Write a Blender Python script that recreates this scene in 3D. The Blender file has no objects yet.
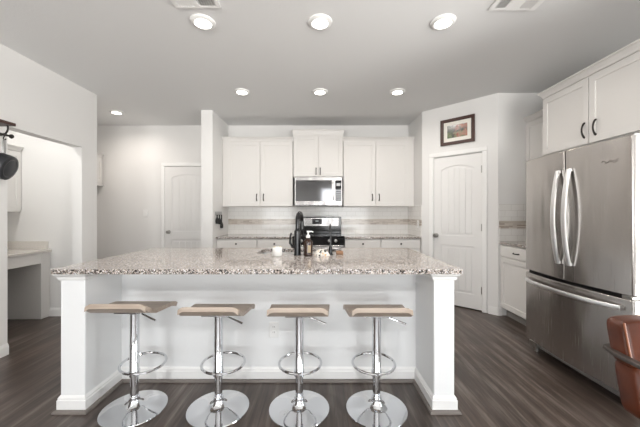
import bpy, bmesh, math, random
from mathutils import Vector, Matrix
random.seed(7)
R = math.radians
C = bpy.context.scene.collection
SC = bpy.context.scene

# ------------------------------------------------------------------ camera
H = 1.26                      # eye height; focal length 300 px of 640
CEIL = 2.75
cd = bpy.data.cameras.new('camera'); cam = bpy.data.objects.new('camera', cd); C.objects.link(cam)
cam.location = (0, 0, H); cam.rotation_euler = (R(90), 0, 0)
cd.sensor_width = 36; cd.lens = 300 / 640 * 36; cd.shift_x = 1.5 / 640; cd.clip_start = 0.05
SC.camera = cam

# ------------------------------------------------------------------ world, daylight, exposure
SC.view_settings.view_transform = 'Standard'; SC.view_settings.look = 'None'
SC.view_settings.gamma = 1; SC.view_settings.use_curve_mapping = False
SC.view_settings.exposure = 0.06
SC.cycles.max_bounces = 10; SC.cycles.diffuse_bounces = 6; SC.cycles.glossy_bounces = 5
SC.cycles.sample_clamp_indirect = 6; SC.cycles.caustics_reflective = False; SC.cycles.caustics_refractive = False
SC.cycles.use_denoising = True
w = bpy.data.worlds.new('sky'); SC.world = w; w.use_nodes = True
nt = w.node_tree; bg = nt.nodes['Background']
tc = nt.nodes.new('ShaderNodeTexCoord'); sp = nt.nodes.new('ShaderNodeSeparateXYZ'); cr = nt.nodes.new('ShaderNodeValToRGB')
mp = nt.nodes.new('ShaderNodeMapRange'); mp.inputs[1].default_value = -1; mp.inputs[2].default_value = 1
nt.links.new(tc.outputs['Generated'], sp.inputs[0]); nt.links.new(sp.outputs[2], mp.inputs[0])
nt.links.new(mp.outputs[0], cr.inputs[0]); nt.links.new(cr.outputs[0], bg.inputs[0])
cr.color_ramp.elements[0].position = .40; cr.color_ramp.elements[0].color = (2.5, 2.44, 2.35, 1)
cr.color_ramp.elements[1].position = .56; cr.color_ramp.elements[1].color = (.72, .75, .78, 1)
e = cr.color_ramp.elements.new(.49); e.color = (1.15, 1.17, 1.16, 1)
SKY = 9.0
bg.inputs[1].default_value = SKY
def area(name, loc, rot, sx, sy, power=0, col=(1, 1, 1), portal=False, shape='RECTANGLE'):
    l = bpy.data.lights.new(name, 'AREA'); l.shape = shape; l.size = sx
    if shape == 'RECTANGLE': l.size_y = sy
    l.energy = power; l.color = col
    if portal: l.cycles.is_portal = True
    o = bpy.data.objects.new(name, l); C.objects.link(o); o.location = loc; o.rotation_euler = rot
    return o
RY = -4.2                     # rear wall of the room, behind the camera
WIN1 = (.1, 2.4, .06, 2.42); WIN2 = (-2.7, -1.2, .06, 2.42)      # rear windows x0 x1 z0 z1
PAT = (.15, 1.25, 0.02, 2.1)                                   # glass door in the right wall y0 y1 z0 z1
area('window_daylight', ((WIN1[0]+WIN1[1])/2, RY-.1, (WIN1[2]+WIN1[3])/2), (R(90), 0, 0), WIN1[1]-WIN1[0], WIN1[3]-WIN1[2], portal=True)
area('window_daylight', ((WIN2[0]+WIN2[1])/2, RY-.1, (WIN2[2]+WIN2[3])/2), (R(90), 0, 0), WIN2[1]-WIN2[0], WIN2[3]-WIN2[2], portal=True)
area('patio_daylight', (2.98, (PAT[0]+PAT[1])/2, 1.06), (R(90), 0, R(90)), PAT[1]-PAT[0], 2.08, portal=True)
LED_W = 8; LED_COL = (1, .93, .86)

# ------------------------------------------------------------------ materials
MATS = {}
def mat(name, col=(.8, .8, .8), rough=.5, metal=0, **k):
    if name in MATS: return MATS[name]
    m = bpy.data.materials.new(name); m.use_nodes = True; MATS[name] = m
    b = m.node_tree.nodes['Principled BSDF']
    b.inputs['Base Color'].default_value = (*col, 1); b.inputs['Roughness'].default_value = rough; b.inputs['Metallic'].default_value = metal
    for a, v in k.items(): b.inputs[a.replace('_', ' ')].default_value = v
    return m
class NT:
    def __init__(s, m): s.t = m.node_tree; s.b = s.t.nodes['Principled BSDF']
    def n(s, typ, **k):
        x = s.t.nodes.new('ShaderNode' + typ)
        for a, v in k.items():
            if a.startswith('i_'): x.inputs[a[2:].replace('_', ' ')].default_value = v
            else: setattr(x, a, v)
        return x
    def l(s, a, b): s.t.links.new(a, b)
    def ramp(s, src, stops, const=False):
        r = s.n('ValToRGB'); cr = r.color_ramp
        if const: cr.interpolation = 'CONSTANT'
        while len(cr.elements) < len(stops): cr.elements.new(.5)
        for e, (p, c) in zip(cr.elements, stops): e.position = p; e.color = (*c, 1)
        s.l(src, r.inputs[0]); return r.outputs[0]
    def obj(s, scale=(1, 1, 1), rot=(0, 0, 0)):
        t = s.n('TexCoord'); m = s.n('Mapping'); m.inputs['Scale'].default_value = scale; m.inputs['Rotation'].default_value = rot
        s.l(t.outputs['Object'], m.inputs[0]); return m.outputs[0]
    def noise(s, vec, scale, detail=3, rough=.5):
        n = s.n('TexNoise'); n.inputs['Scale'].default_value = scale; n.inputs['Detail'].default_value = detail; n.inputs['Roughness'].default_value = rough
        s.l(vec, n.inputs['Vector']); return n.outputs['Fac']
    def bump(s, h, strength, dist=.002):
        b = s.n('Bump'); b.inputs['Strength'].default_value = strength; b.inputs['Distance'].default_value = dist
        s.l(h, b.inputs['Height']); s.l(b.outputs[0], s.b.inputs['Normal'])
    def mix(s, f, a, b, mode='MIX'):
        m = s.n('Mix', data_type='RGBA', blend_type=mode)
        for v, i in ((f, 0), (a, 6), (b, 7)):
            if isinstance(v, (int, float)): m.inputs[i].default_value = v
            elif isinstance(v, tuple): m.inputs[i].default_value = (*v, 1)
            else: s.l(v, m.inputs[i])
        return m.outputs[2]

def plaster(name, col, scale, strength):
    m = mat(name, col, .75); t = NT(m); t.bump(t.noise(t.obj(), scale, 3), strength, .003); return m
M_WALL = plaster('wall_paint', (.765, .76, .75), 160, .12)
M_CEIL = plaster('ceiling_paint', (.74, .745, .745), 70, .35)
M_CAB = mat('cabinet_paint', (.70, .685, .665), .38)
M_ISL = plaster('island_paint', (.83, .84, .845), 120, .10)
M_TRIM = mat('trim_paint', (.84, .84, .83), .35)
M_DOOR = mat('door_paint', (.78, .775, .765), .38)
M_SHOE = mat('shoe_moulding', (.17, .15, .135), .5)
M_TOE = mat('toe_kick', (.30, .28, .26), .6)
M_BRONZE = mat('dark_bronze', (.022, .018, .016), .45, .3)
M_NICKEL = mat('satin_nickel', (.42, .41, .39), .3, 1)
M_CHROME = mat('chrome', (.74, .75, .77), .05, 1)
M_BLACK = mat('black_gloss', (.008, .008, .009), .12)
M_MBLACK = mat('matte_black', (.018, .018, .02), .35)
M_BGLASS = mat('black_glass', (.012, .012, .014), .03)
M_RUBBER = mat('rubber', (.02, .02, .02), .8)
M_PLASTIC = mat('white_plastic', (.84, .84, .83), .35)
M_IRON = mat('wrought_iron', (.03, .026, .024), .5, .5)
M_DWOOD = mat('dark_wood', (.055, .022, .016), .4)
M_PAN = mat('pan_coating', (.035, .037, .042), .35, .3)
M_DARK = mat('shadow_gap', (.02, .02, .02), .9)
M_LABELP = mat('paper_label', (.80, .78, .72), .7)

def steel(name, col, rough, axis):
    m = mat(name, col, rough, 1); t = NT(m)
    sc = [400, 400, 400]; sc[axis] = 4
    n = t.noise(t.obj(tuple(sc)), 1, 2)
    mr = t.n('MapRange'); mr.inputs[3].default_value = rough - .05; mr.inputs[4].default_value = rough + .07
    t.l(n, mr.inputs[0]); t.l(mr.outputs[0], t.b.inputs['Roughness'])
    big = t.noise(t.obj((3.2, 3.2, 1.0)), 1.6, 1)
    t.bump(big, .35, .03)
    tg = t.n('Tangent', direction_type='RADIAL', axis='Z'); t.l(tg.outputs[0], t.b.inputs['Tangent'])
    t.b.inputs['Anisotropic'].default_value = .7; t.b.inputs['Anisotropic Rotation'].default_value = .25
    return m
M_STEEL = steel('fridge_steel', (.50, .475, .455), .24, 2)
M_STEELH = steel('appliance_steel', (.36, .35, .345), .24, 0)
M_MWGLASS = mat('tinted_mirror_glass', (.17, .17, .175), .07, .85)
M_SINK = mat('sink_steel', (.45, .45, .45), .3, 1)
M_HANDLE = mat('handle_steel', (.88, .88, .88), .3, 1)
M_FSIDE = mat('fridge_side_paint', (.42, .41, .40), .35, .6)

# plank floor
M_FLOOR = mat('plank_floor', (.1, .08, .07), .33); t = NT(M_FLOOR)
v = t.obj(rot=(0, 0, R(90)))
br = t.n('TexBrick', offset=.37); t.l(v, br.inputs['Vector'])
for k, x in (('Scale', 1), ('Brick Width', 1.22), ('Row Height', .18), ('Mortar Size', .0012), ('Bias', 0)): br.inputs[k].default_value = x
br.inputs['Color1'].default_value = (.15, .15, .15, 1); br.inputs['Color2'].default_value = (.9, .9, .9, 1); br.inputs['Mortar'].default_value = (0, 0, 0, 1)
g1 = t.noise(t.obj((14, 1.1, 1)), 1, 6, .62); g2 = t.noise(t.obj((60, 2.5, 1)), 1, 4, .6)
base = t.ramp(g1, [(.28, (.032, .0225, .018)), (.5, (.076, .055, .045)), (.70, (.19, .162, .144))])
fine = t.ramp(g2, [(.3, (.62, .62, .62)), (.7, (1.2, 1.2, 1.2))])
c1 = t.mix(1, base, fine, 'MULTIPLY')
tone = t.ramp(br.outputs['Color'], [(0, (.45, .45, .45)), (.1, (.78, .78, .78)), (1, (1.18, 1.16, 1.14))])
t.l(t.mix(1, c1, tone, 'MULTIPLY'), t.b.inputs['Base Color'])
t.bump(g2, .12, .001)

# granite
def granite(name, warm, pale=False):
    m = mat(name, (.6, .55, .5), .08); t = NT(m); v = t.obj()
    n1 = t.noise(v, 95, 3, .6); n2 = t.noise(v, 160, 3, .6); vo = t.n('TexVoronoi'); vo.inputs['Scale'].default_value = 175; t.l(v, vo.inputs['Vector'])
    if pale:
        t.l(t.ramp(n1, [(.3, (.58, .55, .51)), (.7, (.70, .67, .63))]), t.b.inputs['Base Color']); return m
    a = t.ramp(n1, [(.34, (.26, .24, .23)), (.43, warm), (.55, (.50, .43, .375)), (.66, (.74, .72, .70))])
    sep = t.n('SeparateColor'); t.l(vo.outputs['Color'], sep.inputs[0])
    k = t.ramp(sep.outputs[0], [(0, (.045, .045, .05)), (.23, (.42, .42, .43)), (.40, (1, 1, 1)), (.74, (1.55, 1.68, 1.85))], True)
    k2 = t.ramp(n2, [(.38, (.10, .10, .11)), (.44, (1, 1, 1))])
    t.l(t.mix(1, t.mix(1, a, k, 'MULTIPLY'), k2, 'MULTIPLY'), t.b.inputs['Base Color']); return m
M_GRAN = granite('speckled_granite', (.43, .36, .305))

# glazed wall tile with a mosaic band, keyed on height above the floor
M_TILE = mat('glazed_tile', (.8, .8, .78), .12); t = NT(M_TILE)
tcn = t.n('TexCoord'); sx = t.n('SeparateXYZ'); t.l(tcn.outputs['Object'], sx.inputs[0])
ad = t.n('Math', operation='ADD'); t.l(sx.outputs[0], ad.inputs[0]); t.l(sx.outputs[1], ad.inputs[1])
cb = t.n('CombineXYZ'); t.l(ad.outputs[0], cb.inputs[0]); t.l(sx.outputs[2], cb.inputs[1])
b1 = t.n('TexBrick'); t.l(cb.outputs[0], b1.inputs['Vector'])
for k, x in (('Scale', 1), ('Brick Width', .152), ('Row Height', .0762), ('Mortar Size', .0016), ('Mortar Smooth', .3)): b1.inputs[k].default_value = x
b1.inputs['Color1'].default_value = (.84, .83, .81, 1); b1.inputs['Color2'].default_value = (.81, .80, .775, 1); b1.inputs['Mortar'].default_value = (.60, .58, .55, 1)
b2 = t.n('TexBrick'); t.l(cb.outputs[0], b2.inputs['Vector'])
for k, x in (('Scale', 1), ('Brick Width', .10), ('Row Height', .0158), ('Mortar Size', .001)): b2.inputs[k].default_value = x
b2.inputs['Color1'].default_value = (.38, .32, .27, 1); b2.inputs['Color2'].default_value = (.66, .60, .54, 1); b2.inputs['Mortar'].default_value = (.6, .57, .53, 1)
gt = t.n('Math', operation='GREATER_THAN'); gt.inputs[1].default_value = 1.075; lt = t.n('Math', operation='LESS_THAN'); lt.inputs[1].default_value = 1.168
t.l(sx.outputs[2], gt.inputs[0]); t.l(sx.outputs[2], lt.inputs[0])
mu = t.n('Math', operation='MULTIPLY'); t.l(gt.outputs[0], mu.inputs[0]); t.l(lt.outputs[0], mu.inputs[1])
t.l(t.mix(mu.outputs[0], b1.outputs['Color'], b2.outputs['Color']), t.b.inputs['Base Color'])
inv = t.n('Math', operation='SUBTRACT'); inv.inputs[0].default_value = 1; t.l(b1.outputs['Fac'], inv.inputs[1]); t.bump(inv.outputs[0], .4, .001)

# seat: tan ply / faux leather
M_SEAT = mat('tan_seat', (.40, .28, .19), .42); t = NT(M_SEAT)
g = t.noise(t.obj((3, 60, 60)), 1, 4); t.l(t.ramp(g, [(.3, (.35, .275, .22)), (.7, (.46, .38, .31))]), t.b.inputs['Base Color'])
M_SEATE = mat('cream_edge', (.62, .52, .40), .45)
# leather
M_LEATH = mat('brown_leather', (.17, .045, .02), .30, Specular_IOR_Level=.30); t = NT(M_LEATH); v = t.obj()
t.l(t.ramp(t.noise(v, 7, 4), [(.3, (.042, .010, .004)), (.7, (.11, .028, .011))]), t.b.inputs['Base Color']); t.bump(t.noise(v, 220, 3), .2, .001)
M_ARM = mat('gunmetal_bar', (.075, .062, .055), .45, .5)
# emitters and glass
M_LED = mat('led_diffuser', (1, 1, 1), .5, Emission_Strength=9.0, Emission_Color=(1, .95, .88, 1))
M_AMBER = mat('amber_glass', (.028, .010, .004), .06, Coat_Weight=.3)
M_WAX = mat('white_glass_jar', (.82, .82, .80), .2)
def pane(name):
    m = bpy.data.materials.new(name); m.use_nodes = True; n = m.node_tree; n.nodes.clear()
    o = n.nodes.new('ShaderNodeOutputMaterial'); mx = n.nodes.new('ShaderNodeMixShader'); tr = n.nodes.new('ShaderNodeBsdfTransparent'); gl = n.nodes.new('ShaderNodeBsdfGlossy'); fr = n.nodes.new('ShaderNodeFresnel')
    gl.inputs['Roughness'].default_value = .02; fr.inputs[0].default_value = 1.2
    n.links.new(fr.outputs[0], mx.inputs[0]); n.links.new(tr.outputs[0], mx.inputs[1]); n.links.new(gl.outputs[0], mx.inputs[2]); n.links.new(mx.outputs[0], o.inputs[0]); return m
M_PANE = pane('window_glass')
M_PGLASS = mat('display_glass', (.02, .02, .025), .05)
M_KEYS = mat('key_print', (.55, .56, .58), .4)

# ------------------------------------------------------------------ mesh helpers
class MB:
    def __init__(s): s.bm = bmesh.new()
    def box(s, x0, x1, y0, y1, z0, z1):
        v = [s.bm.verts.new((x, y, z)) for x in (x0, x1) for y in (y0, y1) for z in (z0, z1)]
        for f in ((0, 1, 3, 2), (4, 6, 7, 5), (0, 4, 5, 1), (2, 3, 7, 6), (0, 2, 6, 4), (1, 5, 7, 3)): s.bm.faces.new([v[i] for i in f])
        return s
    def tube(s, pts, r, n=10, closed=False, caps=True):
        pts = [Vector(p) for p in pts]; N = len(pts); rings = []; up = None
        rr = r if isinstance(r, (list, tuple)) else [r] * N
        for i, p in enumerate(pts):
            if closed: d = pts[(i + 1) % N] - pts[i - 1]
            else: d = pts[min(i + 1, N - 1)] - pts[max(i - 1, 0)]
            d.normalize()
            if up is None: up = d.orthogonal().normalized()
            up = (up - d * up.dot(d)).normalized(); w_ = d.cross(up)
            rings.append([s.bm.verts.new(p + (up * math.cos(a) + w_ * math.sin(a)) * rr[i]) for a in (2 * math.pi * k / n for k in range(n))])
        for i in range(N if closed else N - 1):
            a, b = rings[i], rings[(i + 1) % N]
            for k in range(n): s.bm.faces.new((a[k], a[(k + 1) % n], b[(k + 1) % n], b[k]))
        if caps and not closed: s.bm.faces.new(rings[0][::-1]); s.bm.faces.new(rings[-1])
        return s
    def cyl(s, p0, p1, r0, r1=None, n=24): return s.tube([p0, p1], [r0, r0 if r1 is None else r1], n)
    def lathe(s, prof, c=(0, 0, 0), axis=(0, 0, 1), n=32, caps=True):
        ax = Vector(axis).normalized(); u = ax.orthogonal().normalized(); w_ = ax.cross(u); c = Vector(c); rings = []
        for r, z in prof:
            if r < 1e-6: rings.append([s.bm.verts.new(c + ax * z)])
            else: rings.append([s.bm.verts.new(c + ax * z + (u * math.cos(2 * math.pi * k / n) + w_ * math.sin(2 * math.pi * k / n)) * r) for k in range(n)])
        for a, b in zip(rings, rings[1:]):
            for k in range(n):
                k2 = (k + 1) % n
                if len(a) == 1 and len(b) == 1: continue
                if len(a) == 1: s.bm.faces.new((a[0], b[k2], b[k]))
                elif len(b) == 1: s.bm.faces.new((a[k], a[k2], b[0]))
                else: s.bm.faces.new((a[k], a[k2], b[k2], b[k]))
        for rg, rev in ((rings[0], True), (rings[-1], False)) if caps else ():
            if len(rg) > 1: s.bm.faces.new(rg[::-1] if rev else rg)
        return s
    def prism(s, loops, lo, hi, plane='xy'):
        """2-D outline (first loop) with optional holes, swept lo..hi along the third axis"""
        def P(a, b, c): return {'xy': (a, b, c), 'xz': (a, c, b), 'yz': (c, a, b)}[plane]
        bm = bmesh.new(); edges = []
        for lp in loops:
            vs = [bm.verts.new(P(a, b, lo)) for a, b in lp]
            edges += [bm.edges.new((vs[i], vs[(i + 1) % len(vs)])) for i in range(len(vs))]
        if len(loops) == 1: bm.faces.new(list(bm.verts))
        else: bmesh.ops.triangle_fill(bm, use_beauty=True, use_dissolve=False, edges=edges)
        r = bmesh.ops.extrude_face_region(bm, geom=list(bm.faces))
        d = Vector(P(0, 0, hi - lo))
        for v_ in r['geom']:
            if isinstance(v_, bmesh.types.BMVert): v_.co += d
        me = bpy.data.meshes.new('t'); bm.to_mesh(me); bm.free(); s.bm.from_mesh(me); bpy.data.meshes.remove(me)
        return s
    def grid(s, f, nu, nv, closed_u=False):
        g = [[s.bm.verts.new(f(i / (nu if closed_u else nu - 1), j / (nv - 1))) for j in range(nv)] for i in range(nu)]
        for i in range(nu if closed_u else nu - 1):
            for j in range(nv - 1): s.bm.faces.new((g[i][j], g[(i + 1) % nu][j], g[(i + 1) % nu][j + 1], g[i][j + 1]))
        return s
    def build(s, name, m, parent=None, bevel=0, seg=2, smooth=True, angle=35, sub=0):
        bmesh.ops.recalc_face_normals(s.bm, faces=s.bm.faces[:])
        me = bpy.data.meshes.new(name); s.bm.to_mesh(me); s.bm.free()
        if smooth:
            me.shade_smooth()
            me.set_sharp_from_angle(angle=R(angle))
        for x in (m if isinstance(m, (list, tuple)) else [m]): me.materials.append(x)
        o = bpy.data.objects.new(name, me); C.objects.link(o)
        if parent: o.parent = parent
        if bevel:
            b = o.modifiers.new('bevel', 'BEVEL'); b.width = bevel; b.segments = seg; b.limit_method = 'ANGLE'; b.angle_limit = R(40)
            b.harden_normals = False
        if sub:
            b = o.modifiers.new('sub', 'SUBSURF'); b.levels = sub; b.render_levels = sub
        return o
def tag(o, label, cat, group=None, kind=None):
    o['label'] = label; o['category'] = cat
    if group: o['group'] = group
    if kind: o['kind'] = kind
    return o
def thing(name, label, cat, loc=(0, 0, 0), rz=0, group=None, kind=None):
    o = bpy.data.objects.new(name, None); C.objects.link(o); o.location = loc; o.rotation_euler = (0, 0, rz); o.empty_display_size = .1
    return tag(o, label, cat, group, kind)
def struct(name, mb, m, label, cat, bevel=0):
    return tag(mb.build(name, m, None, bevel), label, cat, None, 'structure')
def children(o): return [c for c in C.objects if c.parent == o]
def dup(o, loc=None, label=None):
    def cp(x, par):
        c = x.copy(); C.objects.link(c); c.parent = par
        for ch in children(x): cp(ch, c)
        return c
    kids = children(o); c = o.copy(); C.objects.link(c)
    if loc is not None: c.location = loc
    if label: c['label'] = label
    for k in kids: cp(k, c)
    return c

# ------------------------------------------------------------------ the setting
LX = -2.785; LX2 = -2.903; RX = 2.88; BY = 5.08; OY0, OY1 = 2.686, 3.533; LE = 3.772; HZ = 2.043
FARX = -3.97; LF = 3.69
struct('floor', MB().box(-4.2, 3.1, RY - .1, BY + .1, -.08, 0), M_FLOOR, 'dark brown wood plank floor', 'floor')
struct('ceiling', MB().box(-4.2, 3.1, RY - .1, BY + .1, CEIL, CEIL + .08), M_CEIL, 'flat white textured ceiling', 'ceiling')
struct('wall_left', MB().prism([[(RY, 0), (OY0, 0), (OY0, HZ), (OY1, HZ), (OY1, 0), (LE, 0), (LE, CEIL), (RY, CEIL)]], LX2, LX, 'yz'), M_WALL, 'white wall with a cased opening to the desk nook', 'wall')
struct('wall_nook_end', MB().box(FARX, LX2, LF, LE, 0, CEIL), M_WALL, 'white end wall of the desk nook', 'wall')
struct('wall_nook_side', MB().box(FARX - .1, FARX, 1.5, BY, 0, CEIL), M_WALL, 'white side wall behind the built-in desk', 'wall')
struct('wall_nook_near', MB().box(FARX, LX2, 1.5, 1.6, 0, CEIL), M_WALL, 'near wall of the desk nook', 'wall')
wb = struct('wall_back', MB().box(FARX - .1, 3.0, BY, BY + .1, 0, CEIL), M_WALL, 'white back wall of kitchen and hall', 'wall')
struct('wall_stub', MB().box(-1.69, -1.525, 4.32, BY, 0, CEIL), M_WALL, 'narrow white partition between hall and kitchen cabinets', 'wall')
A = Vector((1.52, 4.40)); B = Vector((2.22, 3.71)); DL = (B - A).length; DANG = math.atan2(B.y - A.y, B.x - A.x)
struct('wall_alcove', MB().box(1.52, 1.62, 4.40, BY, 0, CEIL), M_WALL, 'white side wall closing the cabinet run', 'wall')
# diagonal pantry wall, local x along the wall from the alcove corner, local -y towards the room
DW0, DW1, DTOP = .168, .806, 2.055
wd = struct('wall_pantry', MB().prism([[(0, 0), (DW0, 0), (DW0, DTOP), (DW1, DTOP), (DW1, 0), (DL, 0), (DL, CEIL), (0, CEIL)]], 0, .1, 'xz'), M_WALL, 'diagonal white wall holding the pantry door', 'wall')
wd.location = (A.x, A.y, 0); wd.rotation_euler.z = DANG
wn = struct('wall_side_return', MB().box(2.22, RX, 3.71, 3.81, 0, CEIL), M_WALL, 'short white wall beside the refrigerator cabinets', 'wall')
struct('wall_right', MB().prism([[(RY, 0), (PAT[0], 0), (PAT[0], PAT[3]), (PAT[1], PAT[3]), (PAT[1], 0), (BY, 0), (BY, CEIL), (RY, CEIL)]], RX, RX + .12, 'yz'), M_WALL, 'white wall behind the refrigerator', 'wall')
def rect(x0, x1, z0, z1): return [(x0, z0), (x1, z0), (x1, z1), (x0, z1)]
struct('wall_rear', MB().prism([rect(-4.1, 3.0, 0, CEIL), rect(*WIN1), rect(*WIN2)], RY - .12, RY, 'xz'), M_WALL, 'rear wall with two big windows', 'wall')
def window(name, W, label):
    x0, x1, z0, z1 = W
    m = MB(); f = .05
    m.prism([rect(x0, x1, z0, z1), rect(x0 + f, x1 - f, z0 + f, z1 - f)], RY - .09, RY - .03, 'xz')
    for i in (1, 2, 3): xx = x0 + (x1 - x0) * i / 4; m.box(xx - .012, xx + .012, RY - .07, RY - .05, z0 + f, z1 - f)
    for i in (1, 2, 3, 4): zz = z0 + (z1 - z0) * i / 5; m.box(x0 + f, x1 - f, RY - .068, RY - .052, zz - .012, zz + .012)
    o = struct(name, m, M_TRIM, label, 'window')
    MB().box(x0 + .02, x1 - .02, RY - .063, RY - .059, z0 + .02, z1 - .02).build('glass_pane', M_PANE, o)
window('window_1', WIN1, 'tall white grid window behind the camera'); window('window_2', WIN2, 'wide white grid window behind the camera')
m = MB(); f = .07
m.prism([[(PAT[0], 0), (PAT[1], 0), (PAT[1], PAT[3]), (PAT[0], PAT[3])], rect(PAT[0] + f, PAT[1] - f, .1, PAT[3] - f)], RX + .03, RX + .09, 'yz')
pd = struct('door_3', m, M_TRIM, 'white glazed patio door', 'door')
MB().box(RX + .057, RX + .061, PAT[0] + .04, PAT[1] - .04, .06, PAT[3] - .04).build('glass_pane', M_PANE, pd)

M_DDOOR = mat('added_dark_door', (.035, .022, .016), .4)
dd4 = struct('added_reflection_door', MB().prism([[(-1.1, 0.005), (1.3, 0.005), (1.3, 2.15), (-1.1, 2.15)]], LX + .001, LX + .03, 'yz'), M_DDOOR, 'unseen dark double door added for dark reflections in the chrome', 'door')  # unseen; added so the chrome stool posts pick up a dark reflection
for y0 in (-1.0, .2):
    for z0, z1 in ((.15, .95), (1.1, 2.0)): MB().box(LX + .028, LX + .04, y0 + .12, y0 + .88, z0, z1).build('door_panel', M_DDOOR, dd4, .008)

# backsplash tile: child of its wall
MB().box(-1.525, 1.52, BY - .008, BY, .9, 1.40).build('backsplash', M_TILE, wb)
MB().box(1.512, 1.52, 4.42, BY - .008, .9, 1.375).build('backsplash', M_TILE, bpy.data.objects['wall_alcove'])
MB().box(2.232, RX, 3.702, 3.71, .9, 1.375).build('backsplash', M_TILE, wn)

# baseboards (profile: flat with stepped top)
def base_run(name, segs, label, h=.10, t=.014):
    m = MB()
    for (x0, y0, x1, y1) in segs:                       # wall line; board stands on the left of the direction of travel
        d = Vector((x1 - x0, y1 - y0)); L = d.length; a = math.atan2(d.y, d.x)
        s = MB(); s.box(0, L, 0, t, 0, h * .78); s.box(0, L, 0, t * .7, h * .78, h * .9); s.box(0, L, 0, t * .4, h * .9, h)
        s.bm.transform(Matrix.Translation((x0, y0, 0)) @ Matrix.Rotation(a, 4, 'Z'))
        me = bpy.data.meshes.new('t'); s.bm.to_mesh(me); s.bm.free(); m.bm.from_mesh(me); bpy.data.meshes.remove(me)
    return struct(name, m, M_TRIM, label, 'baseboard')
base_run('baseboard_left', [(LX, OY0, LX, 1.32), (LX, -1.12, LX, RY), (LX2 + .118, LE, LX, OY1)], 'white baseboard along the wall under the pan rack')
base_run('baseboard_jamb', [(LX2, OY0, LX, OY0)], 'white baseboard in the near jamb of the nook opening') if False else None
base_run('baseboard_nook', [(LX2, LF, -3.31, LF)], 'white baseboard on the end wall of the desk nook')
base_run('baseboard_hall', [(-2.64, BY, FARX, BY)], 'white baseboard along the hall wall')
ca, sa = math.cos(DANG), math.sin(DANG)
base_run('baseboard_pantry', [(B.x, B.y, A.x + ca * (DW1 + .07), A.y + sa * (DW1 + .07)), (2.262, 3.71, 2.22, 3.71)], 'white baseboard between pantry door and base cabinet')

# ------------------------------------------------------------------ doors
def panel_loop(x0, x1, z0, z1, rise, n=12):
    pts = [(x0, z0), (x1, z0)]
    for i in range(n + 1):
        u = i / n; x = x1 + (x0 - x1) * u; pts.append((x, z1 - rise + rise * (1 - (2 * u - 1) ** 2)))
    return pts
def panel_door(root, W, Hh, knob_x, hinge_x, hinges):
    """two-panel arch-top plank door; local x 0..W, front face at y=0 facing -y"""
    st = .115 if W > .65 else .10
    p1 = (st, W - st, Hh * .47, Hh - .13, .055); p2 = (st, W - st, .20, Hh * .47 - .14, 0)
    m = MB(); m.box(0, W, .011, .036, .012, Hh)
    m.prism([rect(0, W, .012, Hh), panel_loop(*p1), panel_loop(*p2)], 0, .011, 'xz')
    leaf = m.build('door_leaf', M_DOOR, root, .004)
    for x0, x1, z0, z1, rise in (p1, p2):
        g = .03; pm = MB(); n = 5; x0 += g; x1 -= g; z0 += g; z1 -= g; w_ = (x1 - x0) / n
        top = lambda x: z1 - rise + rise * (1 - (2 * (x - x0) / (x1 - x0) - 1) ** 2)
        for i in range(n):
            a = x0 + w_ * i + (.0010 if i else 0); b = x0 + w_ * (i + 1) - (.0010 if i < n - 1 else 0)
            pm.prism([[(a, z0), (b, z0), (b, top(b)), ((a + b) / 2, top((a + b) / 2)), (a, top(a))]], .004, .0115, 'xz')
        pm.build('door_panel', M_DOOR, leaf, .0015)
    k = MB(); kz = .95
    k.lathe([(.030, 0), (.030, .006), (.012, .010), (.012, .032), (.022, .040), (.028, .052), (.024, .064), (0, .068)], (knob_x, 0, kz), (0, -1, 0))
    k.build('door_knob', M_NICKEL, root)
    for hz in hinges:
        MB().box(hinge_x - .012, hinge_x + .012, -.004, .004, hz - .045, hz + .045).cyl((hinge_x, -.006, hz - .047), (hinge_x, -.006, hz + .047), .007, n=12).build('hinge', M_NICKEL, root)
def casing(root, x0, x1, top, y1=0, wdt=.057):
    m = MB()
    for (a, b, c, d) in ((x0 - wdt, x0, 0, top), (x1, x1 + wdt, 0, top), (x0 - wdt, x1 + wdt, top, top + wdt)):
        m.box(a, b, -.016, y1, c, d)
    m.build('door_casing', M_TRIM, root, .005)
d1 = thing('door_1', 'white arch-panel pantry door in the diagonal wall', 'door', (A.x, A.y, 0), DANG, kind='structure')
casing(d1, DW0, DW1, DTOP, -.0005)
MB().box(DW0, DW0 + .004, 0, .1, 0, DTOP).box(DW1 - .004, DW1, 0, .1, 0, DTOP).box(DW0, DW1, 0, .1, DTOP - .006, DTOP).build('door_jamb', M_TRIM, d1)
leafroot = bpy.data.objects.new('door_swing', None)
bpy.data.objects.remove(leafroot)
def shifted(root, dx, dy, fn):
    before = set(C.objects); fn(root)
    for o in set(C.objects) - before:
        if o.parent == root: o.location = (dx, dy, 0)
shifted(d1, DW0 + .006, .012, lambda r: panel_door(r, DW1 - DW0 - .012, DTOP - .01, .035, DW1 - DW0 - .012, (.27, 1.08, 1.83)))
HD0, HD1, HDT = -2.585, -1.80, 2.055
d2 = thing('door_2', 'white arch-panel hall door partly hidden by the partition', 'door', (HD0, BY, 0), 0, kind='structure')
casing(d2, 0, HD1 - HD0, HDT, -.0005)
shifted(d2, .003, -.006, lambda r: None)
before = set(C.objects)
panel_door(d2, HD1 - HD0 - .006, HDT - .008, .07, HD1 - HD0 - .006, (.27, 1.05, 1.83))
for o in set(C.objects) - before:
    if o.parent == d2: o.location = (.003, -.0365, 0)
for o in children(d2):
    if o.name.startswith('door_casing'): o.location.y = -.028; o.scale.y = 1
MB().box(-.057, HD1 - HD0 + .057, -.0285, 0, HDT, HDT + .057).box(-.057, 0, -.0285, 0, 0, HDT).box(HD1 - HD0, HD1 - HD0 + .057, -.0285, 0, 0, HDT).build('door_jamb', M_TRIM, d2)

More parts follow.
